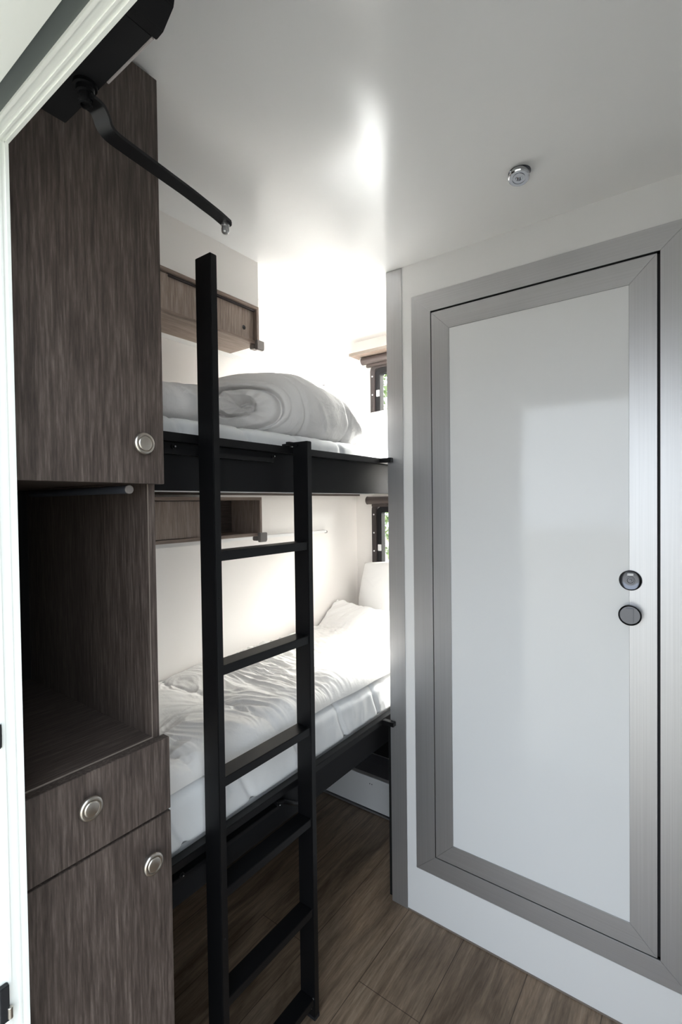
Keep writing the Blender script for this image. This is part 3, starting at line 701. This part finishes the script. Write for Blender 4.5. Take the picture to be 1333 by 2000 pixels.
pts = [(0.2790, 0.552, 1.7345), (0.2865, 0.5530, 1.7345), (0.294, 0.5543, 1.7333), (0.299, 0.5555, 1.7275), (0.304, 0.5570, 1.7195), (0.313, 0.5585, 1.7155), (0.332, 0.5605, 1.7145), (0.360, 0.5640, 1.7145), (0.395, 0.5685, 1.7145), (0.430, 0.5730, 1.7145), (0.465, 0.5790, 1.7145), (0.490, 0.5840, 1.7150), (0.512, 0.5895, 1.7150)]
def cr_(p0, p1, p2, p3, t_):
    return 0.5*((2*p1)+(-p0+p2)*t_+(2*p0-5*p1+4*p2-p3)*t_*t_+(-p0+3*p1-3*p2+p3)*t_**3)
pv_ = [Vector(p) for p in pts]
for i in range(len(pv_)-1):
    for q in range(6):
        path.append(cr_(pv_[max(i-1, 0)], pv_[i], pv_[i+1], pv_[min(i+2, len(pv_)-1)], q/6))
path.append(pv_[-1])
ac.strip(path, 0.0225, 0.0180, 0.0042)
ac.lathe((0.512, 0.5895, 1.7129), (0, 0, 1), [(0, 0.0078), (0.0004, 0.0083), (0.0038, 0.0083), (0.0042, 0.0078)], 24)
arm = smooth_by_angle(build('arm', ac, M['black'], dc))
sb = build('stud', MB().lathe((0.5105, 0.5905, 1.7128), (0, 0, -1), [(0, 0.0068), (0.0025, 0.0068), (0.003, 0.0046), (0.0062, 0.0046), (0.0068, 0.0060), (0.0120, 0.0058), (0.0140, 0.0038), (0.0143, 0.0001)], 24), M['bolt'], arm, label='bright steel ball stud')
smooth_by_angle(sb)

# ------------------------------------------------------------------ ceiling fitting
spx, spy = 1.104, 0.317
sl = thing('ceiling_spotlight', 'small round chrome spotlight set in the glossy ceiling', 'spotlight', (spx, spy, ZC))
tilt = Vector((-0.30, -0.02, -1)).normalized()
smooth_by_angle(build('collar', MB().lathe((spx+0.004, spy, ZC), (0, 0, -1), [(0, 0.0235), (0.002, 0.0235), (0.003, 0.0215), (0.010, 0.0205), (0.010, 0.0001)], 40), M['dark_chrome'], sl))
hd = smooth_by_angle(build('lamp_head', MB().lathe(Vector((spx+0.001, spy, ZC-0.006)), tilt, [(0, 0.0205), (0.006, 0.0220), (0.0105, 0.0220), (0.0125, 0.0200), (0.0122, 0.0142), (0.0105, 0.0138), (0.0105, 0.0128), (0.0122, 0.0124), (0.0120, 0.0070), (0.0070, 0.0055), (0.0070, 0.0001)], 40), M['chrome'], sl))

# ------------------------------------------------------------------ outside
struct('ground', MB().box(-30, 30, -30, 30, -0.55, -0.50), M['ground'], 'dark gravel ground outside the vehicle', 'ground')
def tree(cx, cy, label):
    tr_ = thing('tree', label, 'tree', (cx, cy, -0.5))
    build('trunk', MB().tube([(cx, cy, -0.5), (cx+0.05, cy, 0.6), (cx, cy+0.05, 1.6), (cx-0.03, cy, 2.6)], 0.09, 14), M['bark'], tr_, smooth=True)
    bm = bmesh.new()
    for i in range(5200):
        while True:
            v = Vector((random.uniform(-1, 1), random.uniform(-1, 1), random.uniform(-1, 1)))
            if 0.25 < v.length < 1: break
        p = Vector((cx+v.x*1.25, cy+v.y*1.25, 2.0+v.z*1.7)); s_ = random.uniform(0.03, 0.06)
        a = Vector((random.uniform(-1, 1), random.uniform(-1, 1), random.uniform(-1, 1))).normalized(); b_ = a.orthogonal().normalized()
        c_ = a.cross(b_)
        vs_ = [bm.verts.new(p+b_*s_), bm.verts.new(p+c_*s_*0.5), bm.verts.new(p-b_*s_), bm.verts.new(p-c_*s_*0.5)]
        bm.faces.new(vs_)
    build('foliage', bm, M['leaf'], tr_)
tree(5.6, 3.15, 'leafy green tree seen through the small windows')
